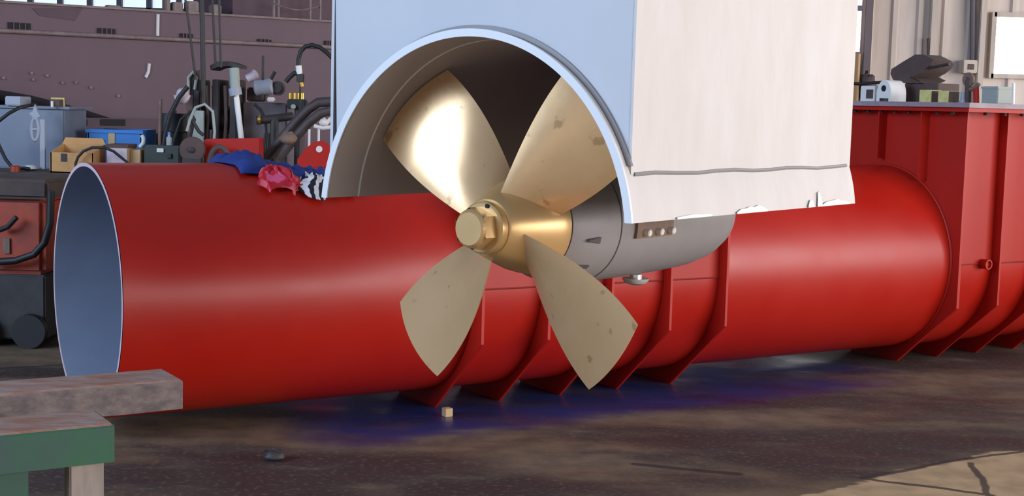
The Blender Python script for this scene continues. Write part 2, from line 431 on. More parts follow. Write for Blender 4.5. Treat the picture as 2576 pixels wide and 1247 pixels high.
# side plates of the two boxed-in lengths
part('side_plate', MB().box(T((RIBS[0] + RIBS[-1]) / 2, TR - .004, .2225), (RIBS[-1] - RIBS[0], .012, .445), (TD, TN, Z)), 'redrib', tn)
part('side_plate', MB().box(T((RIBS[0] + RIBS[-1]) / 2, -TR + .004, .2225), (RIBS[-1] - RIBS[0], .012, .445), (TD, TN, Z)), 'redrib', tn)
part('side_plate', MB().box(T((T1 + T2) / 2, TR - .004, ZT / 2), (T2 - T1, .012, ZT), (TD, TN, Z)), 'redrib', tn)
part('top_plate', MB().box(T((RIBS[0] + RIBS[-1]) / 2, 0, .4495), (RIBS[-1] - RIBS[0] + .02, 1.25, .009), (TD, TN, Z)), 'redrib', tn)
part('weld_seam', MB().tube([T(RIBS[0], TR + .003, 0), T(RIBS[-1], TR + .003, 0)], .005, 6), 'weld', tn)
part('weld_seam', MB().tube([T(T1, TR + .003, 0), T(T2, TR + .003, 0)], .005, 6), 'weld', tn)
part('weld_seam', MB().tube([T(T1 - .014, (TR + .004) * math.cos(a), (TR + .004) * math.sin(a)) for a in [math.radians(-60 + 4 * k) for k in range(61)]], .009, 8), 'redrib', tn, smooth=1)
# flange on top of the high box
part('flange', MB().box(T((T1 + T2) / 2 - .05, -.33, ZT + .006), (T2 - T1 + .16, 2.12, .024), (TD, TN, Z)), 'redrib', tn, label='red flange under the grey top plate')
part('deck_plate', MB().box(T((T1 + T2) / 2 - .05, -.33, ZT + .032), (T2 - T1 + .2, 2.16, .028), (TD, TN, Z)), 'flange', tn, label='grey top plate of the high box')
def n_on(t, px, py):
    d = ray(px, py); P = EYE + d * ((T(t, 0, 0) - EYE).dot(TD) / d.dot(TD)); r = P - TO; return r.dot(TN), r.z
for px, y0, y1 in ((2228, 277, 398), (2332, 277, 452)):
    n0, z1 = n_on(T1, px, y1)
    part('stiffener', MB().box(T(T1 - .045, n0, (ZT + max(z1, .40)) / 2), (.07, .012, ZT - max(z1, .40)), (TD, TN, Z)), 'redrib', tn)
for k in range(14): part('bolt', MB().lathe(T(T1 - .06, .55 - k * .11, ZT - .022), Z, [(0, .014), (.02, .014)], 6), 'dark', tn)
for k in range(6): part('bolt', MB().lathe(T(T1 + .1 + k * .16, .66, ZT - .022), Z, [(0, .014), (.02, .014)], 6), 'dark', tn)
part('drain_stub', MB().lathe(T(5.16, TR - .02, 0), TN, [(0, .03), (.075, .03), (.075, .022), (.06, .02)], 20), 'redrib', tn, smooth=.6)

# ------------------------------------------------------------------ thruster unit: housing, half tunnel, pod and propeller
AS, AZ, RI, RO = .7175, -.4765, .746, .770     # half tunnel: centre across the front, height from eye, radii
BW, BD, ZB, ZF, ZTOP = 1.4753, 1.86, -.394, -.2243, .75
UNIT_SCALE = .8        # the unit's measures below are drawing sizes; it hangs at four fifths of them
un = thing('tunnel_thruster', 'pale grey thruster housing with arched opening and four-bladed bronze propeller', 'thruster', B(AS, BD / 2, ZB))
def arch(r, q, z0, N=72, ds=0):
    a0 = math.asin((z0 - AZ) / r)
    return [B(AS + ds + r * math.cos(a), q, AZ + r * math.sin(a)) for a in [a0 + (math.pi - 2 * a0) * k / N for k in range(N + 1)]]
QS = -.047
# shell of the half tunnel (outer, inner, end faces)
def shell(q0, q1, ri, ro, z0=ZB):
    mb = MB(); rows = [arch(ri, q0, z0), arch(ro, q0, z0), arch(ro, q1, z0), arch(ri, q1, z0)]; rows.append(rows[0]); mb.grid(rows)
    for i in (0, -1): mb.add([r[i] for r in rows[:4]], [(0, 1, 2, 3)])
    return mb
part('half_tunnel', shell(QS + .004, BD, RI, RO - .002), 'side', un, smooth=.5)
part('half_tunnel_lining', shell(QS + .006, BD - .01, RI - .004, RI - .0005), 'tunnel', un, smooth=.5, label='inside of the half tunnel, shade put into its brown grey')
part('arch_rim', shell(QS, QS + .012, RI - .004, RO + .002), 'edge', un, smooth=.5, label='pale rim around the arched opening')
part('arch_seam', shell(QS + .185, QS + .193, RI - .007, RI - .003), 'edge', un, label='pale weld line inside the arch')
part('arch_fillet', shell(-.01, .002, RO + .0, RO + .018, ZB + .2), 'pod', un, label='thin grey weld around the arch')
# front plate with arched cut-out
N = 72; a0 = math.asin((ZF - AZ) / (RO - .001)); top = []; low = []
for k in range(N + 1):
    a = a0 + (math.pi - 2 * a0) * k / N; low.append((AS + (RO - .001) * math.cos(a), AZ + (RO - .001) * math.sin(a)))
def topof(s): return (min(max(s, 0), BW), ZTOP)
mb = MB(); f0 = []; 
left = [(min(s, BW), z) for s, z in low]
left = [(max(s, 0), z) for s, z in left]
up = []
for k in range(N + 1):
    f = k / N; up.append((BW * (1 - f), ZTOP))
rows = [[B(s, 0, z) for s, z in left], [B(s, 0, z) for s, z in up], [B(s, .014, z) for s, z in up], [B(s, .014, z) for s, z in left]]; rows.append(rows[0])
mb.grid(rows)
part('front_plate', mb, 'paint', un)
# outer side plates, back and lid
part('side_plate', MB().box(B(-.002, BD / 2, (ZF + ZTOP) / 2), (BD, .016, ZTOP - ZF), (AU, AV, Z)), 'side', un)
part('side_plate', MB().box(B(BW + .002, BD / 2, (ZF + ZTOP) / 2), (BD, .016, ZTOP - ZF), (AU, AV, Z)), 'paint', un)
bk = [B(BW * .5 - (RI) * math.cos(a), BD - .014, AZ + RI * math.sin(a)) for a in [.1 + (math.pi - .2) * k / 40 for k in range(41)]]
part('back_plate', MB().box(B(BW / 2, BD - .006, (ZB + ZTOP) / 2), (BW - .01, .012, ZTOP - ZB), (AV, AU, Z)), 'tunnel', un)
part('lid', MB().box(B(BW / 2, BD / 2, ZTOP + .006), (BW + .03, BD + .03, .012), (AV, AU, Z)), 'paint', un)
part('fold_weld', MB().tube([B(-.008, .02 + (BD - .06) * k / 12, ZF + .004 * math.sin(k * 1.7)) for k in range(13)], .0085, 8), 'pod', un, label='grey weld line along the side plate')
# ragged white bits along the lower edge
def edge_bits(q0, q1, h, drop=.0):
    mb = MB(); k = 7; lo = []; hi = []
    rr = RO + .004
    for i in range(k + 1):
        q = q0 + (q1 - q0) * i / k
        z0 = ZB + .001 - drop * random.random(); z1 = ZB + .008 + h * (math.sin(math.pi * i / k) ** .7) * (.5 + .5 * random.random())
        f = lambda z, d: B(AS - math.sqrt((rr + d) ** 2 - (z - AZ) ** 2), q, z)
        lo.append((f(z0, 0), f(z0, .002))); hi.append((f(z1, 0), f(z1, .002)))
    mb.grid([[a for a, _ in lo], [a for a, _ in hi], [c for _, c in hi], [c for _, c in lo], [a for a, _ in lo]])
    part('white_bits', mb, 'white', un, label='ragged white bits on the lower edge')
edge_bits(.26, .52, .008); edge_bits(.72, .98, .028); edge_bits(1.36, 1.42, .035); edge_bits(1.45, 1.50, .075); edge_bits(1.50, 1.78, .02)

for a_, b_ in ((.2, .2), (.2, BD - .2), (BW - .2, .2), (BW - .2, BD - .2)):
    part('lifting_eye', MB().tube([B(a_ + .05 * math.cos(k * math.pi / 8), b_, ZTOP + .012 + .09 * math.sin(k * math.pi / 8)) for k in range(9)], .014, 8), 'steel', un, smooth=1)
    part('lifting_sling', MB().tube([B(a_, b_, ZTOP + .1), B(BW / 2, BD / 2, ZTOP + 2.2)], .012, 8), 'dark', un)
part('hoist_rope', MB().tube([B(BW / 2, BD / 2, ZTOP + 2.2), B(BW / 2, BD / 2, ZTOP + 7)], .016, 8), 'dark', un)

# pod behind the propeller
AX = B(AS, 0, AZ + .005)
def ax(q): return AX + AU * q
pod_prof = [(.402, .19), (.402, .206), (.46, .235), (.55, .256), (.66, .264), (.9, .267), (1.3, .264), (1.52, .255), (1.66, .236), (1.76, .205), (1.83, .16), (1.87, .1), (1.885, .0)]
pod = part('pod', MB().lathe(AX, AU, pod_prof, 64), 'pod', un, smooth=.5)
part('joint_ring', MB().lathe(AX, AU, [(.394, .19), (.394, .2), (.404, .2), (.404, .19)], 64), 'seam', pod, smooth=.5)
part('seam_ring', MB().lathe(AX, AU, [(.668, .255), (.668, .2665), (.674, .2665), (.674, .255)], 64), 'seam', pod, smooth=.5)
part('strut', MB().prism([B(AS + x, q, -.36) for x, q in ((0, .62), (.09, .75), (.11, .95), (.09, 1.15), (0, 1.3), (-.09, 1.15), (-.11, .95), (-.09, .75))], Z * .62), 'pod', pod, smooth=.6)
# plate with three bolts on the flank of the pod (towards the camera side)
def pod_r(q):
    for (a, r), (c, s) in zip(pod_prof, pod_prof[1:]):
        if a <= q <= c and c > a: return r + (s - r) * (q - a) / (c - a)
def pod_pt(q, ang, lift=0):       # ang from the right-hand side, up positive
    r = pod_r(q) + lift; return ax(q) - AV * r * math.cos(ang) + Z * r * math.sin(ang)
def pod_hit(px, py):
    d = ray(px, py); best = None
    for k in range(400):
        q = .42 + k * .0035
        for sgn in (1,):
            pass
    # march along the ray
    s = 4.
    while s < 9:
        P = EYE + d * s; rel = P - AX; q = rel.dot(AU); rad = (rel - AU * q).length
        if .402 < q < 1.88 and rad < pod_r(q): return q, math.atan2(rel.z, -rel.dot(AV))
        s += .004
    return None
q0, a0_ = pod_hit(1594, 598); q1, a1_ = pod_hit(1686, 575)
_, a2_ = pod_hit(1594, 566)
qa, qb, aa, ab_ = q0, q1, min(a0_, a1_), a2_ + .05
rows = []
for lift in (-.004, .014):
    rows.append([[pod_pt(qa + (qb - qa) * i / 4, aa + (ab_ - aa) * j / 6, lift) for i in range(5)] for j in range(7)])
mb = MB()
for g in rows: mb.grid(g)
per = lambda g: g[0] + [r[-1] for r in g[1:]] + g[-1][-2::-1] + [r[0] for r in g[-2:0:-1]]
mb.grid([per(rows[0]), per(rows[1])], True)
bpl = part('bolt_plate', mb, 'rust', pod, label='brown plate with three bolts')
for f in (.22, .56, .90):
    q = qa + (qb - qa) * f; a = aa + (ab_ - aa) * .36; p = pod_pt(q, a, .012); d = (pod_pt(q, a, .1) - p).normalized()
    part('bolt', MB().lathe(p, d, [(0, .016), (.024, .016), (.028, .012)], 12), 'chalk', pod, smooth=.6)
def slot(px, py, L, hgt):
    h = pod_hit(px, py)
    if not h: return
    q, a = h
    c = pod_pt(q, a); out = (pod_pt(q, a, .1) - c).normalized(); side = out.cross(AU).normalized()
    part('vent_slot', MB().prism([c + AU * x + side * y - out * .006 for x, y in ((-L, -hgt * .1), (L, -hgt), (L * 1.1, 0), (L, hgt), (-L, hgt * .3))], out * .012), 'seam', pod, bevel=.002)
slot(1498, 604, .055, .02); slot(1468, 670, .05, .016)
q, a = pod_hit(1622, 684)
pl = pod_pt(q, a, -.02); dn = (Z * -1)
pl = ax(q) + Z * -(pod_r(q) - .005) - AV * .05
part('grease_plug', MB().lathe(pl, dn, [(0, .028), (.018, .028), (.018, .062), (.026, .06), (.04, .048), (.048, .024), (.05, 0)], 28), 'zinc', pod, smooth=.5)

# propeller
hub = part('hub', MB().lathe(AX, AU, [(.105, .06), (.105, .112), (.112, .118), (.16, .14), (.22, .163), (.28, .185), (.34, .2), (.385, .207), (.394, .205), (.394, .15)], 72), 'bronze_hub', un, smooth=.5)
part('collar', MB().lathe(AX, AU, [(.066, .05), (.066, .096), (.072, .104), (.1, .108), (.108, .106), (.116, .06)], 48), 'bronze_hub', hub, smooth=.5)
mb = MB(); hx = [(AX + AU * q, r) for q, r in ((.066, .072), (.012, .072))]
seg6 = [math.radians(60 * k + 22) for k in range(6)]
def hexring(q, r): return [ax(q) + AV * r * math.cos(t) + Z * r * math.sin(t) for t in seg6]
mb.grid([hexring(.07, .05), hexring(.07, .083), hexring(.0, .083)], True)
nut = part('nut', mb.lathe(AX, AU, [(.004, .0775), (-.008, .069), (-.013, .064), (-.013, .0)], 36, cap=False), 'bronze_hub', hub, bevel=.0)
part('set_screw', MB().lathe(ax(.066) + Z * .088 - AV * .03, -AU, [(0, .009), (.006, .009)], 12), 'hole', hub)
Q0, PR, CT, SN, PH = .2534, .728, .2792, .0455, -.0449
PITCHK = SN / (PR * CT) * PR
ELAT = {1: (-.4135, .1151, .3655, .037), -1: (.3571, -.0463, -.3985, -.0283)}      # edge polynomials: offset round the circle
EAX = {1: (-.0843, .0026, .0837), -1: (-.1366, .19, -.1172)}                        # and offset along the axis
def pv(c, x):
    y = 0
    for k in c: y = y * x + k
    return y
def blade(k):
    th0 = math.pi / 4 + k * math.pi / 2 + PH
    nr, nc = 30, 20; mb = MB(); faces = []
    for side in (1, -1):
        rows = []
        for i in range(nr + 1):
            r = .10 + (PR - .10) * i / nr
            la, lb, xa, xb = pv(ELAT[-1], r), pv(ELAT[1], r), pv(EAX[-1], r), pv(EAX[1], r)
            be = math.atan2(xb - xa, lb - la)
            thk = .034 * (1 - r / PR) + .006; row = []
            for j in range(nc + 1):
                f = j / nc; s = 2 * f - 1
                camber = -.016 * (1 - s * s)
                t = side * thk * .5 * (max(1 - abs(s) ** 2.2, 0) * .85 + .15)
                lat = la + (lb - la) * f - (t + camber) * math.sin(be); axl = xa + (xb - xa) * f + (t + camber) * math.cos(be)
                a = th0 + lat / r
                row.append(ax(Q0 + axl) + AV * r * math.cos(a) + Z * r * math.sin(a))
            rows.append(row)
        faces.append(rows); mb.grid(rows)
    mb.grid([per(f) for f in faces], True)
    return mb
for k in range(4): part('blade', blade(k), 'bronze', hub, smooth=.7)

# ------------------------------------------------------------------ trestles in the left foreground
def trestle(label, top_mat, front_mat, zt, pf, pb, back, th, legs, cat='trestle'):
    F = onz(*pf, zt); Bk = onz(*pb, zt); wdt = (Bk - F).dot(-TN); F2 = F
    L = 2.6
    t = thing('trestle', label, cat, F - TD * L / 2 - TN * wdt / 2 - Z * zt)
    # beam as outline in cross-section with a chamfered worn edge
    cs = [(0, -th), (wdt, -th), (wdt, -.004), (wdt - .006, 0), (.006, 0), (0, -.006)]
    mb = MB()
    rows = []
    for i in range(15):
        f = i / 14; rows.append([F - TD * (L * f) - TN * (x + (.003 * noise.noise(Vector((f * 9, x * 20, zt))))) + Z * (y + .003 * noise.noise(Vector((f * 13, y * 30, 3)))) for x, y in cs])
    mb.grid(rows, True); mb.add(rows[0], [tuple(range(6))]); mb.add(rows[-1], [tuple(range(6))[::-1]])
    bm_ = part('beam', mb, front_mat, t)
    mb = MB().box(F - TD * L / 2 - TN * wdt / 2 - Z * .002, (L - .008, wdt - .008, .012), (TD, TN, Z))
    part('worn_top', mb, top_mat, bm_, bevel=.003)
    for (d, n0, sp_, (sz, sn), mm) in legs:
        p = F - TD * d - TN * n0; p.z = 0; zt2 = zt - th
        e = MB().add([p + TD * a * sz + TN * c * sn + Z * zt2 for a, c in ((-.5, -.5), (.5, -.5), (.5, .5), (-.5, .5))] + [p + TN * sp_ + TD * a * sz + TN * c * sn for a, c in ((-.5, -.5), (.5, -.5), (.5, .5), (-.5, .5))],
                     [(0, 1, 2, 3), (7, 6, 5, 4), (0, 4, 5, 1), (1, 5, 6, 2), (2, 6, 7, 3), (3, 7, 4, 0)])
        part('leg', e, mm, t, bevel=.004)
    return t
trestle('grey weathered timber trestle beam lying just before the open tube end', 'woodtop', 'wood', .62, (460, 957), (400, 930), None, .088,
        [(.9, .04, .1, (.07, .06), 'leg'), (.9, .12, -.1, (.07, .06), 'leg'), (2.3, .04, .1, (.07, .06), 'leg'), (2.3, .12, -.1, (.07, .06), 'leg')])
trestle('lower green painted trestle with worn brown top nearest the camera', 'woodtop', 'green', .62, (288, 1068), (245, 1030), None, .1,
        [(.064, .06, .0, (.09, .06), 'leg'), (.27, .10, .0, (.11, .15), 'green'), (2.3, .04, .0, (.09, .06), 'green')])

# ------------------------------------------------------------------ small things on the floor
p = onz(1125, 1046, 0)
mb = MB().box(p + Z * .02, (.04, .04, .04), (TD, TN, Z)); 
solo('wood_offcut', mb, 'card2', 'small pale wooden cube on the blue wet floor under the propeller', 'offcut', bevel=.002)
def lump(c, rx, ry, rz, seed, mb=None):
    mb = mb or MB(); rows = []
    for i in range(9):
        ph = -math.pi / 2 + math.pi * i / 8
        rows.append([Vector(c) + Vector((rx * math.cos(ph) * math.cos(a), ry * math.cos(ph) * math.sin(a), rz * (1 + math.sin(ph)))) * (1 + .35 * noise.noise(Vector((math.cos(a) * 1.5 + seed, math.sin(a) * 1.5, ph * 1.5)))) for a in [2 * math.pi * k / 14 for k in range(14)]])
    return mb.grid(rows, True)
def on_floor(c): return Vector((c.x, c.y, 0))
lm = lump((0, 0, 0), .05, .035, .022, 3); c = onz(688, 1158, 0)
for v in lm.v: v += c
zmin = min(v.z for v in lm.v)
for v in lm.v: v.z -= zmin
solo('dirt_lump', lm, 'dark', 'dark lump of dirt on the bare floor left of the blue wet patch', 'dirt', smooth=1.5)

# ------------------------------------------------------------------ rags on the shoulder of the tube
def rag(name, pts, material, label, seed, hgt, cat='rag'):
    """crumpled cloth draped over the tube: outline in (t, n), thickness hgt"""
    (t0, t1, n0, n1) = pts; N1, N2 = 44, 34; top = []; bot = []
    for i in range(N1 + 1):
        ra, rb = [], []
        for j in range(N2 + 1):
            u, v = i / N1, j / N2
            wob = .05 * noise.noise(Vector((u * 3 + seed, v * 3, 1.))); wob2 = .06 * noise.noise(Vector((u * 3, v * 3 + seed, 7.)))
            t = t0 + (t1 - t0) * u + wob2; nn_ = n0 + (n1 - n0) * v + wob
            def surf(nv):
                nv2 = min(abs(nv), TR - .02); return min(math.sqrt(TR * TR - nv2 * nv2), zcut(max(t, 0)))
            zs = max(surf(nn_), surf(nn_ - .03), surf(nn_ + .03)) if True else 0
            e = min(u, 1 - u) * 2; g = min(v, 1 - v) * 2; fall = min(1, (min(e, g) * 3.2)) ** .6
            fold = .5 + .5 * math.sin(9 * v + 5 * noise.noise(Vector((u * 4 + seed, v * 2, 0))) + 6 * u)
            cr = abs(noise.noise(Vector((u * 7 + seed, v * 7, 2.)))) * 1.1 + abs(noise.noise(Vector((u * 16 + seed, v * 16, 4.)))) * .5
            h = .006 + hgt * fall * (.35 + .35 * fold + .6 * cr)
            ra.append(T(t, nn_, zs + h)); rb.append(T(t, nn_, zs + .002))
        top.append(ra); bot.append(rb)
    mb = MB(); mb.grid(top); mb.grid(bot); mb.grid([per(top), per(bot)], True)
    return solo(name, mb, material, label, cat, smooth=2.5)
rag('work_overalls', (.62, 1.25, -.40, .235), 'rag', 'crumpled dark blue cotton overalls heaped on the tube shoulder', 3., .085, 'overalls')
rag('patterned_rag', (.69, .88, .225, .36), 'floral', 'pink and red printed rag in front of the blue cloth', 8.3, .05)
rag('patterned_rag', (.87, 1.12, .2, .39), 'zebra', 'black and white striped rag beside the housing edge', 5.1, .06)

# ------------------------------------------------------------------ ship section in the back left
HO = Vector((-6.2, 12.05, 0))
def Hh(t, n_, z): return HO + TD * t + TN * n_ + Z * z      # n_ towards the camera
hs = thing('ship_hull', 'dusty purple primed steel ship hull standing behind the workbench', 'ship hull', Hh(4, -1.5, 0))
def hull_t(px, py):
    d = ray(px, py); P = EYE + d * ((HO - EYE).dot(TN) / d.dot(TN)); r = P - HO; return r.dot(TD), P.z
HT = [hull_t(*q) for q in ((-60, 212), (0, 218), (100, 236), (200, 264), (300, 296), (400, 330), (520, 372))]
def hzb(t):
    if t <= HT[0][0]: return HT[0][1]
    for (a, u), (c, w) in zip(HT, HT[1:]):
        if t <= c: return u + (w - u) * (t - a) / (c - a)
    return HT[-1][1]
rows = []; low_rows = []
for i in range(60):
    t = -4 + i * .25; r = .13; zb = hzb(t) - r; row = [Hh(t, 0, 2.31), Hh(t, 0, 2.05), Hh(t, .0, zb + r + .06)]
    for k in range(8):
        a = math.pi / 2 * k / 7; row.append(Hh(t, -r + r * math.cos(a), zb + r - r * math.sin(a)))
    row += [Hh(t, -1.2, zb - .02), Hh(t, -3.0, zb - .05), Hh(t, -3.0, 2.31)]
    rows.append(row[:5] + [Hh(t, -3.0, 2.31)]); low_rows.append(row[4:-1])
part('shell_plating', MB().grid(rows, True), 'hull', hs, smooth=.6)
part('bottom_plating', MB().grid(low_rows), 'hull_shade', hs, smooth=.8, label='hull bottom with its shade put into the dark colour')
part('rubbing_strake', MB().tube([Hh(-4, .02, 2.055), Hh(11, .02, 2.055)], .022, 8), 'strake', hs, smooth=1)
part('rail_cap', MB().box(Hh(3.4, -.02, 2.32), (14.6, .1, .02), (TD, TN, Z)), 'strake', hs)
for px, py, w in ((48, 66, .2), (267, 80, .17), (468, 93, .13), (664, 107, .15), (826, 111, .1)):
    t, z = hull_t(px, py)
    sp_ = part('scupper', MB().box(Hh(t, .008, z), (w, .012, .062), (TD, TN, Z)), 'hole', hs)
    mb = MB()
    for k in range(3): mb.box(Hh(t + w * (k - 1) * .26, .016, z), (.012, .012, .07), (TD, TN, Z))
    part('bar', mb, 'hull2', sp_)
for px, py in ((8, 196), (83, 200), (156, 208), (190, 207), (228, 220), (297, 241), (118, 190), (79, 184)):
    t, z = hull_t(px, py); part('weld_lug', MB().lathe(Hh(t, -.002, z), TN, [(0, .018), (.02, .014)], 8), 'strake', hs)
for pts in (((375, 160), (373, 180), (366, 195)), ((397, 36), (396, 90))):
    P = [Hh(hull_t(*q)[0], .006, hull_t(*q)[1]) for q in pts]
    part('chalk_mark', MB().tube(P, .016, 6), 'chalk', hs, label='white chalk stroke on the plating')
P = [hull_t(x, y) for x, y in ((80, 20), (207, 20), (186, 52), (100, 40))]
part('recess_panel', MB().prism([Hh(t, .001, z) for t, z in P], TN * .006), 'hull2', hs)
# deckhouse and rails above
part('deckhouse', MB().box(Hh(hull_t(612, 30)[0] + 2.1, -.9, 2.95), (4.2, 1.2, 1.3), (TD, TN, Z)), 'hull2', hs)
for px in (694, 706, 786, 811):
    t, z = hull_t(px, 60); part('rail_post', MB().tube([Hh(t, -.06, 2.31), Hh(t, -.06, 3.1)], .014, 6), 'strake', hs)
t0, t1 = hull_t(694, 20)[0], hull_t(806, 25)[0]
part('guard_chain', MB().tube([Hh(t0 + (t1 - t0) * k / 12, -.04, 2.47 - .05 * math.sin(math.pi * k / 12)) for k in range(13)], .007, 5), 'strake', hs)
for px, w, h in ((436, .05, .3), (462, .1, .12), (500, .12, .14), (560, .1, .12), (300, .14, .05)):
    t, z = hull_t(px, 40); part('deck_fitting', MB().box(Hh(t, -.22, 2.31 + h / 2), (w, .12, h), (TD, TN, Z)), 'strake', hs, bevel=.01)
for t in (-1.5, 1.2, 4.2, 7.): 
    part('keel_block', MB().box(Hh(t, -1.4, (hzb(t) - .18) / 2), (.4, .6, hzb(t) - .18), (TD, TN, Z)), 'brown', hs)
# support beam with lightening holes below the hull
BO = at(120, 312, 12.5)
cb = thing('support_beam', 'purple steel beam with dark slots under the ship hull', 'beam', (BO.x + 1.0, BO.y + .6, 0))
def Bm(t, n_, z): return Vector((BO.x, BO.y, 0)) + TD * t + TN * n_ + Z * z
part('web', MB().box(Bm(.9, -.05, BO.z), (2.6, .06, .125), (TD, TN, Z)), 'hull2', cb)
for px0, px1 in ((168, 222), (252, 318)):
    d = ray((px0 + px1) / 2, 308); P = EYE + d * ((Vector((BO.x, BO.y, EYE.z)) - EYE).dot(TN) / d.dot(TN)); t = (P - BO).dot(TD)
    part('slot', MB().box(Bm(t, -.018, P.z), ((px1 - px0) * P.y / FPX * .95, .01, .06), (TD, TN, Z)), 'hole', cb, bevel=.004)
for t in (-.3, 2.4): part('post', MB().box(Bm(t, -.05, (BO.z - .06) / 2), (.12, .12, BO.z - .06), (TD, TN, Z)), 'hull2', cb)

# ------------------------------------------------------------------ workbench and what stands on it
ZBT = .98; YF = 9.0
xb0, xb1 = -4.6, -.9
wb = thing('workbench', 'long oily workbench standing behind the open end of the red tube', 'workbench', ((xb0 + xb1) / 2, YF + .65, 0))
part('worktop', MB().box(((xb0 + xb1) / 2, YF + .65, ZBT - .04), (xb1 - xb0, 1.3, .08)), 'bench', wb, bevel=.005)
for x in (xb0 + .1, -3.0, -1.9, xb1 - .1):
    for y in (YF + .1, YF + 1.2): part('leg', MB().box((x, y, (ZBT - .08) / 2), (.09, .09, ZBT - .08)), 'dark', wb)
part('shelf', MB().box(((xb0 + xb1) / 2, YF + .65, .18), (xb1 - xb0 - .2, 1.1, .04)), 'bench', wb)
def pbox(px0, px1, py0, py1, Y, dep, zmin=None):
    """box whose front face fills the pixel rectangle at distance Y"""
    a, c = at((px0 + px1) / 2, py0, Y), at((px0 + px1) / 2, py1, Y)
    w = (px1 - px0) * Y / FPX; z1 = a.z; z0 = c.z if zmin is None else zmin
    return Vector((a.x, Y + dep / 2, (z0 + z1) / 2)), (w, dep, z1 - z0)
def bx(px0, px1, py0, py1, Y, dep, zmin=None): return MB().box(*pbox(px0, px1, py0, py1, Y, dep, zmin))

def tub(name, pts, Y, r, material, label, cat, seg=10, dz=None):
    return solo(name, MB().tube([at(x, y, Y) for x, y in pts], r, seg), material, label, cat, smooth=1)
# grey switch cabinet
c, d = pbox(-40, 161, 272, 440, 9.55, .5, ZBT)
sw = thing('switch_cabinet', 'blue grey steel cabinet with light hasp at the left picture edge', 'cabinet', (c.x, c.y, ZBT))
part('body', MB().box(c, d), 'cab', sw, bevel=.008)
part('lid', MB().box((c.x + .01, c.y, c.z + d[2] / 2 + .008), (d[0] + .06, d[1] + .04, .016)), 'cab', sw)
part('door_edge', bx(100, 112, 300, 425, 9.33, .02), 'cabl', sw)
hp = at(88, 310, 9.34)
mb = MB().tube([at(88 + 9 * math.cos(a), 325 + 28 * math.sin(a), 9.33) for a in [2 * math.pi * k / 20 for k in range(21)]], .011, 8, cap=False)
mb.tube([at(79, 325, 9.33), at(97, 325, 9.33)], .009, 8)
part('hasp', mb, 'cabl', sw, smooth=1.)
part('hinge', MB().prism([at(x, y, 9.345) for x, y in ((75, 285), (84, 280), (90, 262), (97, 282), (104, 292), (90, 300))], (0, -.02, 0)), 'cabl', sw)
zc = c.z + d[2] / 2 + .016
c2, d2 = pbox(12, 53, 242, 272, 9.5, .2, zc)
solo('junction_box', MB().box(c2, d2), 'cabl', 'small grey box standing on top of the blue grey cabinet', 'box', bevel=.006)
gauge = thing('battery_charger', 'small yellow trimmed device on the right end of the cabinet top', 'device', (at(138, 260, 9.5).x, 9.55, zc))
c2, d2 = pbox(123, 153, 248, 272, 9.5, .12, zc)
part('case', MB().box(c2, (d2[0] * .9, d2[1], d2[2] * .8)), 'brown', gauge, bevel=.004)
part('handle', MB().tube([c2 + Vector((-d2[0] / 2, 0, -d2[2] / 2 + .003)), c2 + Vector((-d2[0] / 2, 0, d2[2] / 2)), c2 + Vector((d2[0] / 2, 0, d2[2] / 2)), c2 + Vector((d2[0] / 2, 0, -d2[2] / 2 + .003))], .009, 8), 'yel', gauge)
part('indicator', MB().box(c2 + Vector((-.015, -.07, -.01)), (.012, .02, .04)), 'white', gauge)
mb = MB().tube([at(-20, 318, 9.25), at(0, 302, 9.25), at(22, 285, 9.25), at(50, 270, 9.28), at(90, 262, 9.4)], .012, 8)
solo('black_hose', mb, 'black', 'black hose arching over the top of the blue grey cabinet', 'hose', smooth=1)
mb = MB().tube([at(-12, 330, 9.22), at(-3, 365, 9.22), at(14, 400, 9.22), at(34, 425, 9.2), Vector((at(60, 438, 9.2).x, 9.2, ZBT + .022)), Vector((at(75, 440, 9.2).x, 9.2, ZBT + .016))], .012, 8)
solo('black_hose', mb, 'black', 'black hose hanging down across the cabinet front to the bench', 'hose', smooth=1)

# cardboard boxes, crate
c, d = pbox(125, 236, 384, 428, 9.15, .26, ZBT); tall = at(180, 361, 9.4).z
cb1 = thing('carton', 'open brown cardboard box beside the cabinet on the bench', 'box', (c.x, c.y, ZBT))
w, dp, h = d; h2 = tall - ZBT
mb = MB().box((c.x, c.y - dp / 2 + .004, ZBT + h * .5), (w, .008, h)); mb.box((c.x, c.y + dp / 2 - .004, ZBT + h2 / 2), (w, .008, h2)); mb.box((c.x, c.y, ZBT + .004), (w, dp, .008))
for s in (-1, 1): mb.prism([Vector((c.x + s * (w / 2 - .004), c.y + y, ZBT + z)) for y, z in ((-dp / 2, 0), (dp / 2, 0), (dp / 2, h2), (-dp / 2, h))], (-.008 * s, 0, 0))
part('body', mb, 'card', cb1)
part('flap', MB().prism([Vector((c.x + x, c.y + dp / 2, ZBT + z)) for x, z in ((-w / 2, h2), (w / 2, h2), (w / 2 - .02, h2 + .04), (-w / 2 + .02, h2 + .04))], (0, .006, 0)), 'card', cb1)
part('tape', MB().box((c.x - .05, c.y - dp / 2 - .001, ZBT + h * .75), (.04, .003, h * .4)), 'dark', cb1)
c, d = pbox(222, 356, 326, 376, 9.75, .36, None)
c.z -= 0; cz0 = c.z - d[2] / 2
cr_ = thing('plastic_crate', 'blue plastic crate behind the small cartons on the bench', 'crate', (c.x, c.y, ZBT))
hh = c.z + d[2] / 2 - ZBT; w = d[0]
mb = MB()
for y in (-.18, .18): mb.box((c.x, c.y + y, ZBT + hh / 2), (w, .014, hh))
for s in (-1, 1): mb.box((c.x + s * (w / 2), c.y, ZBT + hh / 2), (.014, .374, hh))
mb.box((c.x, c.y, ZBT + .007), (w, .36, .014))
part('body', mb, 'blue', cr_)
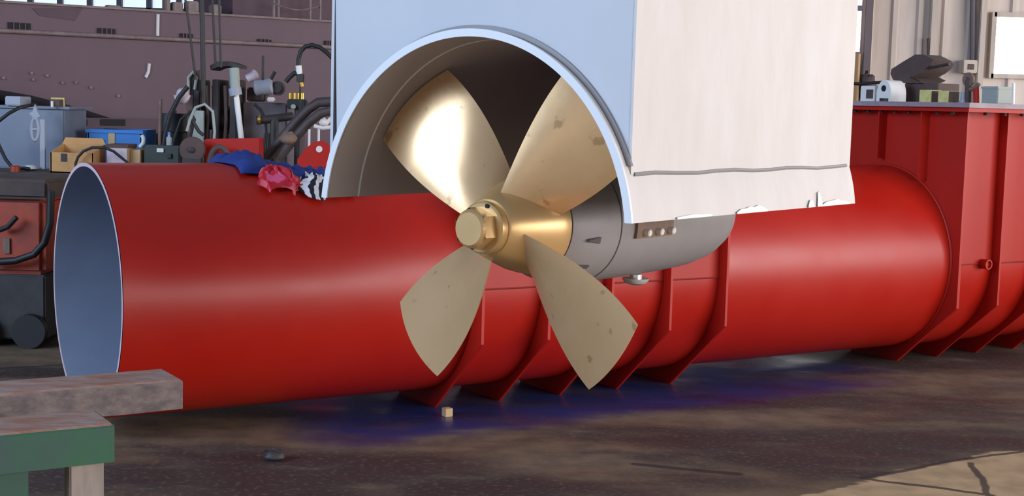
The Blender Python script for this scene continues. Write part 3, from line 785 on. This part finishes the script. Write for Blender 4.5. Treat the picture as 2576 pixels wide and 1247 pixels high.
part('rim', MB().box((c.x, c.y - .19, ZBT + hh - .012), (w + .03, .016, .024)), 'blue', cr_)
part('label', MB().box((c.x - .02, c.y - .19, ZBT + hh * .8), (.045, .006, hh * .38)), 'card2', cr_)
part('handle', MB().tube([at(352, 370, 9.66), at(360, 360, 9.66), at(361, 348, 9.66), at(357, 340, 9.66)], .014, 8), 'white', cr_, smooth=1, label='white handle')
c, d = pbox(268, 321, 372, 440, 9.25, .22, ZBT)
k1 = thing('carton', 'small carton with printed white front under the blue crate', 'box', (c.x, c.y, ZBT))
part('body', MB().box(c, d), 'card2', k1, bevel=.003)
part('printed_front', MB().box((c.x, c.y - d[1] / 2 - .001, c.z), (d[0] * .94, .003, d[2] * .96)), 'label', k1)
part('lid', MB().box((c.x, c.y, c.z + d[2] / 2 + .012), (d[0] * 1.04, d[1], .024)), 'brown', k1)
c, d = pbox(327, 353, 376, 440, 9.3, .2, ZBT)
solo('carton', MB().box(c, d), 'card2', 'plain tan carton right of the printed white one', 'box', bevel=.003)
c, d = pbox(242, 255, 352, 440, 9.44, .1, ZBT)
solo('blue_folder', MB().box(c, d), 'blue', 'narrow upright blue box between the two cardboard boxes', 'box', bevel=.003)
c, d = pbox(214, 236, 368, 440, 9.42, .1, ZBT)
solo('oil_can', MB().lathe((c.x, c.y, ZBT), Z, [(0, .028), (.1, .028), (.12, .02), (.17, .006), (.18, .005)], 20), 'rust', 'rusty small can behind the open cardboard box', 'can', smooth=.6)
arcp = [(192, 430), (190, 412), (196, 395), (210, 380), (232, 371), (262, 371), (285, 380), (305, 396), (322, 410)]
solo('cable_loop', MB().tube([at(x, y, 9.1 + .0 * i) for i, (x, y) in enumerate(arcp)] + [Vector((at(328, 420, 9.1).x, 9.1, ZBT + .008))], .009, 8), 'black', 'thin black cable looping in front of the cartons', 'cable', smooth=1)
c, d = pbox(362, 452, 366, 440, 9.3, .14, ZBT)
tb = thing('tool_case', 'dark green tool case with white label on the bench', 'case', (c.x, c.y, ZBT))
part('body', MB().box(c, d), 'green2', tb, bevel=.008)
part('label', MB().box(at(403, 378, 9.293), (.045, .006, .026)), 'white', tb)
part('latch', MB().box(at(425, 392, 9.29), (.03, .012, .03)), 'dark', tb)
solo('wooden_stick', MB().tube([Vector((at(400, 420, 9.7).x, 9.7, ZBT)), at(404, 250, 9.85)], .012, 8), 'rust', 'thin brown upright stick behind the dark green case', 'stick', smooth=1)

solo('gear_case', lump(Vector((at(206, 345, 9.95).x, 9.95, ZBT + .004)), .05, .05, .075, 1.3), 'dark', 'dark round gear casting between the cabinet and blue crate', 'casting', smooth=1.2)
dr = thing('oil_drum', 'black upright drum behind the hoses left of the winch', 'drum', (at(435, 400, 10.1).x, 10.1, ZBT))
zt_ = at(435, 285, 10.1).z - ZBT
part('body', MB().lathe((at(435, 400, 10.1).x, 10.1, ZBT), Z, [(0, .1), (zt_ * .33, .1), (zt_ * .34, .105), (zt_ * .36, .1), (zt_ * .66, .1), (zt_ * .67, .105), (zt_ * .69, .1), (zt_, .1)], 28), 'black', dr, smooth=.6)
part('cap', MB().lathe((at(435, 400, 10.1).x, 10.1, ZBT + zt_), Z, [(0, .025), (.02, .025)], 14), 'dark', dr)
lm = lump(Vector((at(75, 430, 9.3).x, 9.3, ZBT + .003)), .06, .05, .016, 6.1)
solo('wiping_cloth', lm, 'white', 'small white crumpled cloth at the foot of the grey cabinet', 'cloth', smooth=1.5)
solo('paint_tin', MB().lathe((at(38, 435, 9.12).x, 9.12, ZBT), Z, [(0, .03), (.035, .03), (.037, .033), (.04, .03)], 20), 'orange', 'small orange tin on the bench edge near the left picture edge', 'tin', smooth=.6)
solo('spare_motor', MB().lathe(Vector((at(660, 380, 9.9).x - .02, 9.72, ZBT + .06)), (0, -1, 0), [(0, .05), (.02, .058), (.1, .058), (.12, .04)], 20), 'brown', 'small brown motor housing at the foot of the pump block', 'motor', smooth=.6)
bt = thing('spray_bottle', 'small white bottle standing on the dark green case', 'bottle', (at(425, 366, 9.37).x, 9.37, at(425, 366, 9.3).z))
tz_ = at(425, 366, 9.3).z
part('body', MB().lathe((at(425, 366, 9.37).x, 9.37, tz_), Z, [(0, .018), (.05, .018), (.06, .008), (.07, .008)], 16), 'cabl', bt, smooth=.6)
part('cap', MB().lathe((at(425, 366, 9.37).x, 9.37, tz_ + .07), Z, [(0, .01), (.018, .009)], 12), 'blue', bt)
tub('grey_hose', ((470, 330), (478, 300), (492, 270), (515, 262), (535, 280), (540, 330), (536, 385)), 9.38, .01, 'conc', 'thin grey hose looping in front of the winch frame', 'hose')
tub('black_hose', ((640, 262), (655, 275), (668, 300), (672, 340), (668, 390)), 9.6, .011, 'black', 'black hose hanging down the front of the grey pump block', 'hose')

# hydraulic machinery
c, d = pbox(500, 600, 205, 440, 9.75, .5, ZBT)
hw = thing('winch', 'dark iron winch frame with hanging wire ropes on the bench', 'winch', (c.x, c.y, ZBT))
mb = MB()
for x in (500, 548, 592): 
    a = at(x, 200, 9.75); mb.box((a.x, 9.85, (a.z + ZBT) / 2), (.045, .35, a.z - ZBT))
part('frame', mb, 'dark', hw, bevel=.005)
part('crosshead', MB().prism([at(x, y, 9.65) for x, y in ((528, 165), (545, 155), (575, 154), (600, 163), (600, 172), (575, 166), (548, 168), (530, 176))], (0, .3, 0)), 'dark', hw)
part('drum', MB().lathe(at(505, 300, 9.8), (1, 0, 0), [(0, .1), (.01, .1), (.01, .07), (.2, .07), (.2, .1), (.21, .1)], 28), 'brown', hw, smooth=.5)
mb = MB()
for x in (520, 536, 566, 580): mb.tube([at(x, 215, 9.7), at(x + 3, 300, 9.7), at(x - 2, 380, 9.7)], .012, 6)
part('hydraulic_line', mb, 'brown', hw, smooth=1)
part('guard', MB().prism([at(x, y, 9.68) for x, y in ((472, 200), (488, 178), (500, 176), (504, 300), (480, 330), (466, 260))], (0, .03, 0)), 'brown', hw)
part('pipe_bracket', MB().tube([at(474, 235, 9.66), at(474, 195, 9.66), at(486, 180, 9.66), at(494, 195, 9.66), at(490, 225, 9.66)], .011, 8), 'conc', hw, smooth=1)
for k, (xt, xb_, yb) in enumerate(((458, 492, 200), (506, 512, 260), (532, 542, 160), (550, 556, 170))):
    nm = ('leftmost slanting steel wire rope hanging above the winch', 'thick dark wire rope dropping straight into the winch frame', 'wire rope ending on the winch crosshead left side', 'wire rope ending on the crosshead right of its twin')[k]
    solo('wire_rope', MB().tube([at(xt, -60, 9.6) + Vector((0, 0, 5)), at(xt, -60, 9.6), at((xt + xb_) / 2, 60, 9.6), at(xb_, yb, 9.6)], .017 if k == 1 else .008, 8), 'dark', nm, 'wire rope', smooth=1, group='wire ropes above the winch')
solo('work_glove', lump(at(458, 262, 9.55), .05, .03, .05, 2.), 'label', 'pale crumpled cloth stuffed on the hose left of the winch', 'cloth', smooth=1.5)
tub('black_hose', ((408, 408), (415, 340), (430, 285), (450, 245), (472, 218)), 9.5, .016, 'black', 'black hose curving up to the winch guard', 'hose')
tub('black_hose', ((430, 405), (437, 350), (455, 300), (480, 280), (490, 300), (478, 350), (500, 385)), 9.45, .009, 'black', 'thin looping hose left below the winch', 'hose')
tub('support_stay', ((482, 300), (500, 330), (512, 340)), 9.4, .012, 'dark', 'short dark stay bar in front of the winch', 'bar')
c, d = pbox(484, 512, 278, 350, 9.6, .03, None); solo('glass_panel', MB().box(Vector((c.x, c.y, (ZBT + c.z + d[2] / 2) / 2)), (d[0], .03, c.z + d[2] / 2 - ZBT)), 'conc', 'pale grey green plate leaning at the winch foot', 'plate', bevel=.003)
# cylinder with white rod
hc = thing('hydraulic_cylinder', 'grey hydraulic cylinder with bright rod leaning beside the winch', 'cylinder', Vector((at(612, 400, 9.5).x, 9.5, ZBT)))
part('barrel', MB().tube([at(589, 172, 9.55), at(592, 225, 9.53)], .033, 18), 'conc', hc, smooth=.7)
part('clamp', MB().tube([at(590, 221, 9.53), at(594, 240, 9.53)], .043, 16), 'cabl', hc, smooth=.7)
part('rod', MB().tube([at(594, 238, 9.53), Vector((at(618, 400, 9.5).x, 9.5, ZBT))], .019, 14), 'white', hc, smooth=.7, label='bright rod')
# pump block
c, d = pbox(610, 722, 258, 440, 9.85, .35, ZBT)
pb_ = thing('pump_block', 'dark grey hydraulic pump block with brass fittings and lever', 'pump', (c.x, c.y, ZBT))
part('body', MB().box(c, d), 'pump', pb_, bevel=.01)
zt = c.z + d[2] / 2
part('valve_bank', MB().box(at(648, 238, 9.95), (.13, .12, .1)), 'brown', pb_, bevel=.01)
part('top_tank', MB().lathe(at(640, 222, 9.8), (1, 0, .15), [(0, .04), (.01, .055), (.12, .055), (.13, .04)], 18), 'cabl', pb_, smooth=.6)
part('filter', MB().lathe(at(622, 198, 9.8), (.8, 0, .5), [(0, .03), (.07, .036), (.08, .02)], 14), 'label', pb_, smooth=.6)
part('lever', MB().tube([at(672, 240, 9.8), at(676, 210, 9.8), at(692, 180, 9.8)], .012, 8), 'black', pb_, smooth=1)
part('post', MB().tube([at(660, 250, 9.78), at(662, 140, 9.78)], .009, 8), 'dark', pb_)
part('knob', MB().box(at(682, 250, 9.8), (.05, .05, .03)), 'white', pb_, bevel=.006)
part('flange_wheel', MB().lathe(at(700, 222, 9.85), (0, -1, 0), [(0, .05), (.04, .05), (.04, .03), (.06, .03)], 20), 'dark', pb_, smooth=.6)
vb = thing('valve_manifold', 'black valve manifold with brass ends right of the pump block', 'valve', at(750, 285, 9.75))
mb = MB().box(at(748, 262, 9.8), (.13, .1, .07)); part('body', mb, 'black', vb, bevel=.008)
for x in (730, 742, 752, 760): part('fitting', MB().lathe(at(x, 252, 9.78), Z, [(0, .012), (.05, .012), (.055, .008)], 10), 'brass', vb, smooth=.6)
part('port', MB().lathe(at(738, 268, 9.74), (0, -1, 0), [(0, .018), (.02, .016)], 12), 'conc', vb, smooth=.6)
part('stem', MB().tube([at(750, 275, 9.8), Vector((at(750, 300, 9.8).x, 9.8, ZBT))], .025, 10), 'dark', vb)
mb = MB().tube([at(645, 303, 9.5), at(690, 298, 9.52), at(735, 292, 9.6)], .028, 12)
pn = thing('grease_gun', 'dark horizontal cylinder with brass tip before the pump block', 'tool', at(690, 298, 9.5))
part('barrel', mb, 'dark', pn, smooth=.8); part('tip', MB().tube([at(650, 302, 9.49), at(657, 302, 9.49)], .031, 12), 'brass', pn)
part('stand', MB().tube([at(690, 300, 9.52), Vector((at(690, 380, 9.52).x, 9.52, ZBT))], .03, 10), 'dark', pn)
tub('thick_hose', ((668, 400), (700, 360), (740, 312), (775, 275), (800, 258), (840, 255)), 9.4, .033, 'hose', 'thick brown hose bending up behind the overalls, upper one', 'hose', 12)
tub('thick_hose', ((700, 400), (735, 355), (775, 310), (805, 285), (845, 275)), 9.32, .031, 'hose', 'lower thick brown hose lying parallel beneath its twin', 'hose', 12)
fh = thing('air_hose', 'black air hose arching beside the housing with white coupling', 'hose', at(750, 190, 9.6))
part('hose', MB().tube([at(x, y, 9.6) for x, y in ((751, 168), (751, 150), (756, 130), (768, 117), (785, 113), (805, 119), (822, 132), (838, 148), (852, 185), (858, 240), (852, 300))] + [Vector((at(850, 360, 9.6).x, 9.6, ZBT + .02))], .015, 10), 'black', fh, smooth=1)
part('coupling', MB().tube([at(751, 165, 9.6), at(753, 186, 9.6)], .021, 12), 'white', fh)
part('valve', MB().box(at(756, 196, 9.6), (.05, .04, .06)), 'dark', fh, bevel=.006)
part('tail', MB().tube([at(753, 186, 9.6), at(740, 184, 9.6), at(728, 195, 9.6), at(719, 206, 9.6)], .016, 10), 'black', fh, smooth=1)
part('nozzle', MB().tube([at(757, 205, 9.6), at(760, 218, 9.6)], .013, 10), 'brass', fh)
part('standpipe', MB().tube([at(756, 200, 9.62), Vector((at(752, 300, 9.75).x, 9.75, ZBT + .1))], .007, 8), 'dark', fh)
pw = thing('pulley', 'rusty round pulley wheel standing behind the tube top', 'pulley', at(486, 405, 9.0))
part('wheel', MB().lathe(at(486, 376, 9.05), (0, -1, 0), [(0, .045), (0, .078), (.012, .083), (.02, .07), (.028, .083), (.04, .078), (.04, .045)], 32), 'brown', pw, smooth=.5)
part('hub', MB().lathe(at(486, 376, 9.06), (0, -1, 0), [(-.02, .02), (.06, .02), (.065, .012)], 16), 'dark', pw, smooth=.6)
part('web', MB().lathe(at(486, 376, 9.05), (0, -1, 0), [(.01, .01), (.01, .05), (.03, .05), (.03, .01)], 24), 'brown', pw)
part('cradle', MB().box(Vector((at(486, 376, 9.05).x, 9.03, (ZBT + .01 + at(486, 400, 9.05).z) / 2)), (.12, .05, max(.02, at(486, 400, 9.05).z - ZBT))), 'dark', pw)
rb = solo('red_channel', MB().prism([at(x, y, 9.15) for x, y in ((514, 350), (655, 347), (655, 440), (514, 440))], (0, .12, 0)), 'redrib', 'red painted steel channel lying behind the pulley wheel', 'steel channel', bevel=.006)
solo('pipe_clamp', MB().tube([at(552 + 26 * math.cos(a), 412 + 42 * math.sin(a), 9.05) for a in [math.pi + math.pi * k / 12 for k in range(13)]], .018, 8), 'brown', 'brown half ring clamp before the red channel', 'clamp', smooth=1)
lg = thing('lifting_lug', 'red lifting lug plate with round hole beside the housing', 'lug', at(795, 405, 8.6))
prof = [(748, 400), (770, 372), (790, 357), (808, 354), (822, 360), (840, 380), (840, 420), (748, 420)]
part('plate', MB().prism([at(x, y, 8.6) for x, y in prof], (0, .03, 0)), 'redrib', lg)
part('hole', MB().lathe(at(803, 375, 8.598), (0, -1, 0), [(0, .02), (.003, .02)], 20), 'chalk', lg, label='pale see-through hole')
part('foot', MB().box(Vector((at(795, 420, 8.62).x, 8.62, at(795, 420, 8.62).z / 2)), (.26, .1, at(795, 420, 8.62).z)), 'redrib', lg)
tr = thing('spray_gun_rack', 'white fittings on thin pale legs between the hoses and housing', 'fittings', at(805, 370, 9.3))
for x in (778, 802): part('leg', MB().tube([at(x, 325, 9.2), Vector((at(x - 1, 400, 9.2).x, 9.2, ZBT))], .008, 8), 'chalk', tr)
part('bar', MB().tube([at(790, 317, 9.2), at(812, 322, 9.2), at(832, 320, 9.2)], .014, 8), 'chalk', tr)
part('valve', lump(at(815, 318, 9.2), .03, .03, .025, 4), 'chalk', tr, smooth=1.5)
part('spout', MB().tube([at(822, 310, 9.2), at(830, 300, 9.2), at(836, 296, 9.2)], .013, 8), 'chalk', tr)
solo('copper_coil', lump(at(725, 364, 9.2), .055, .04, .04, 5), 'rust', 'rusty brown coil heap under the thick hoses', 'scrap', smooth=1.5)
c, d = pbox(663, 690, 335, 440, 9.62, .1, ZBT); solo('wood_block', MB().box(c, d), 'brown', 'brown upright block left of the thick hoses', 'block', bevel=.004)

# red machine under the bench end at the left edge
p = at(40, 690, 8.3)
rc = thing('compressor', 'worn orange red compressor with black guard at the left edge', 'compressor', (p.x, 8.45, 0))
c, d = pbox(-80, 110, 495, 690, 8.2, .5, None)
part('body', MB().box(c, d), 'orange', rc, bevel=.03)
c2, d2 = pbox(-80, 120, 450, 500, 8.15, .6); part('cover', MB().box(c2, d2), 'bench', rc, bevel=.02)
part('handle', MB().tube([at(0, 578, 8.15), at(20, 570, 8.13), at(42, 546, 8.13)], .016, 8), 'black', rc, smooth=1)
part('guard', MB().tube([at(x, y, 8.12) for x, y in ((128, 480), (126, 560), (112, 610), (85, 640), (40, 655), (-30, 660))], .022, 10), 'black', rc, smooth=1)
part('label', MB().box(at(16, 618, 8.19), (.04, .01, .09)), 'rust', rc)
zb0 = c.z - d[2] / 2
part('base', MB().box((c.x, c.y, zb0 / 2 + .02), (d[0] * 1.02, d[1], zb0 - .04)), 'dark', rc, bevel=.01)
for s in (-1, 1): part('wheel', MB().lathe((c.x + s * d[0] * .35, c.y - d[1] / 2 - .03, .1), (0, -1, 0), [(0, .04), (0, .1), (.06, .1), (.06, .04)], 24), 'black', rc, smooth=.6)
solo('dark_cover', bx(-60, 150, 452, 476, 8.75, .2), 'bench', 'brown board on the bench front edge above the red compressor', 'board') if False else None

# ------------------------------------------------------------------ things on the grey top plate at right
ZD = TO.z + ZT + .046
def dk(px, py, t): 
    d = ray(px, py); return EYE + d * ((T(t, 0, 0) - EYE).dot(TD) / d.dot(TD))
def dbox(px0, px1, py0, t, dep):
    a, c = dk(px0, py0, t), dk(px1, py0, t); w = abs((c - a).dot(TN)); h = a.z - ZD
    mid_ = (a + c) / 2 + TD * dep / 2; mid_.z = ZD + h / 2
    return mid_, (w, dep, h), (TN, TD, Z)
c, d, axs = dbox(2165, 2201, 216, 5.1, .12)
o1 = thing('socket_box', 'small white box with dark square front on the grey plate', 'box', (c.x, c.y, ZD))
part('case', MB().box(c, d, axs), 'white', o1, bevel=.004)
part('window', MB().box(c - TD * (d[1] / 2 + .002) + TN * d[0] * .18, (d[0] * .45, .006, d[2] * .55), axs), 'brown', o1)
c, d, axs = dbox(2206, 2243, 201, 5.05, .14)
o2 = thing('dome_housing', 'white rounded bearing housing with a dark hole on the plate', 'housing', (c.x, c.y, ZD))
w, dp, h = d
prof = [(-w / 2, 0), (w / 2, 0)] + [(w / 2 * math.cos(a) * (1 if math.sin(a) > .0 else 1), h * .35 + h * .65 * math.sin(a)) for a in [math.pi * k / 16 for k in range(17)]]
base_ = Vector((c.x, c.y, ZD)) - TD * dp / 2
part('body', MB().prism([base_ + TN * x + Z * y for x, y in prof], TD * dp), 'white', o2, bevel=.003)
part('bore', MB().lathe(base_ + Z * h * .62 + TD * .001, -TD, [(0, .02), (.003, .02)], 18), 'hole', o2)
part('foot', MB().box(base_ + TN * w * .2 + Z * .012 - TD * .02, (w * .3, .04, .024), axs), 'dark', o2)
c, d, axs = dbox(2276, 2360, 209, 5.3, .2)
crate = solo('parts_crate', MB().box(c, d, axs), 'brown', 'dark brown crate under the rusty scoop on the grey plate', 'crate', bevel=.004)
sc_ = thing('rusty_scoop', 'brown rusty scoop with thin handle lying on the dark crate', 'scoop', (c.x, c.y, ZD + d[2]))
out = [(2240, 186), (2242, 174), (2270, 156), (2302, 137), (2322, 137), (2348, 150), (2338, 165), (2314, 184), (2290, 196), (2318, 209), (2276, 209), (2258, 206), (2246, 200)]
front = [dk(x, y, 5.28) for x, y in out]; cen = sum(front, Vector()) / len(front)
rows = [[cen + (p - cen) * .78 for p in front], front, [p + TD * .16 for p in front], [cen + (p - cen) * .7 + TD * .26 for p in front]]
mb = MB().grid(rows, True); mb.add(rows[0], [tuple(range(len(out)))]); mb.add(rows[-1], [tuple(range(len(out)))[::-1]])
part('bowl', mb, 'brown', sc_, smooth=.5)
part('handle', MB().tube([dk(2336, 172, 5.3), dk(2362, 166, 5.3), dk(2388, 161, 5.3)], .009, 8), 'dark', sc_)
for (a, bb_, y, lab) in ((2313, 2343, 226, 'yellow printed carton before the dark crate, the left of two'), (2360, 2386, 228, 'yellow printed carton right of the dark crate')):
    c, d, axs = dbox(a, bb_, y, 5.08, .1)
    k_ = thing('small_carton', lab, 'carton', (c.x, c.y, ZD), 'yellow cartons on the plate')
    part('body', MB().box(c, d, axs), 'yel', k_, bevel=.003)
    part('end_flap', MB().box(c + TN * (d[0] / 2 + .001), (.003, d[1] * .9, d[2] * .9), axs), 'brown', k_)
c, d, axs = dbox(2470, 2511, 217, 5.15, .14); g1 = thing('grey_case', 'pale grey green case right of the small valves', 'case', (c.x, c.y, ZD))
part('body', MB().box(c, d, axs), 'conc', g1, bevel=.005); part('lid', MB().box(c + Z * d[2] * .42, (d[0] * 1.06, d[1] * 1.06, .012), axs), 'conc', g1)
vv = thing('valve_set', 'rusty cluster of small valves below the wall socket', 'valve', (dk(2444, 245, 5.15).x, dk(2444, 245, 5.15).y, ZD))
P = lambda x, y: dk(x, y, 5.15)
base_ = P(2436, 240); base_.z = ZD
part('body', MB().tube([Vector((base_.x, base_.y, ZD)), P(2436, 205), P(2440, 195)], .02, 12), 'brown', vv, smooth=.8)
part('wheel', MB().lathe(P(2438, 200), -TD, [(0, .02), (0, .042), (.012, .042), (.012, .02)], 20), 'rust', vv, smooth=.6)
part('outlet', MB().tube([P(2436, 225), P(2455, 222), P(2462, 210)], .014, 10), 'rust', vv, smooth=1)
q_ = P(2458, 240); part('branch', MB().tube([Vector((q_.x, q_.y, ZD)), P(2456, 222)], .018, 10), 'redrib', vv)
q_ = P(2425, 240); part('flange', MB().lathe((q_.x, q_.y, ZD), Z, [(0, .03), (.02, .03), (.02, .02), (.07, .02)], 16), 'cabl', vv)
q_ = dk(2550, 240, 5.1); solo('white_rod', MB().tube([Vector((q_.x, q_.y, ZD)), dk(2550, 209, 5.1)], .008, 10), 'white', 'short upright white rod near the right picture edge', 'rod')
a_, c_ = dk(2122, 136, 5.6), dk(2163, 136, 5.6); bd = (a_ + c_) / 2
solo('plywood_board', MB().box((bd.x, bd.y, (ZD + a_.z) / 2), (.025, abs((c_ - a_).dot(TN)), a_.z - ZD), (TD, TN, Z)), 'board', 'tan plywood board standing upright beside the housing edge', 'board', bevel=.003)
a_ = dk(2185, 160, 5.7); solo('sand_bag', lump(Vector((a_.x, a_.y, ZD + .004)), .07, .1, .1, 9.), 'brown', 'dark sagging bundle behind the small white box', 'bundle', smooth=1.5)
tub('cable', ((2135, 209), (2160, 211), (2200, 208), (2245, 206), (2262, 212)), dk(2200, 208, 5.25).y, .011, 'black', 'black cable running along above the small white box', 'cable')
# socket with conduit on the wall
so = thing('wall_socket', 'pale electrical socket box with conduit on the streaked wall', 'socket', at(2442, 185, YB - .25))
part('box', bx(2424, 2460, 151, 184, YB - .24, .2), 'pilaster', so, bevel=.01)
part('outlet', bx(2436, 2451, 161, 175, YB - .25, .02), 'brown', so)
part('conduit', MB().tube([at(2446, 152, YB - .12), at(2447, -80, YB - .12)], .035, 8), 'sash', so)
solo('wall_hook', MB().tube([at(2336, 142, YB - .13), at(2336, 96, YB - .13)], .025, 8), 'brown', 'short dark bar fixed to the wall above the scoop', 'bar')

un.scale = (UNIT_SCALE,) * 3
un.location = (0.3202, 4.9297, 1.1673)
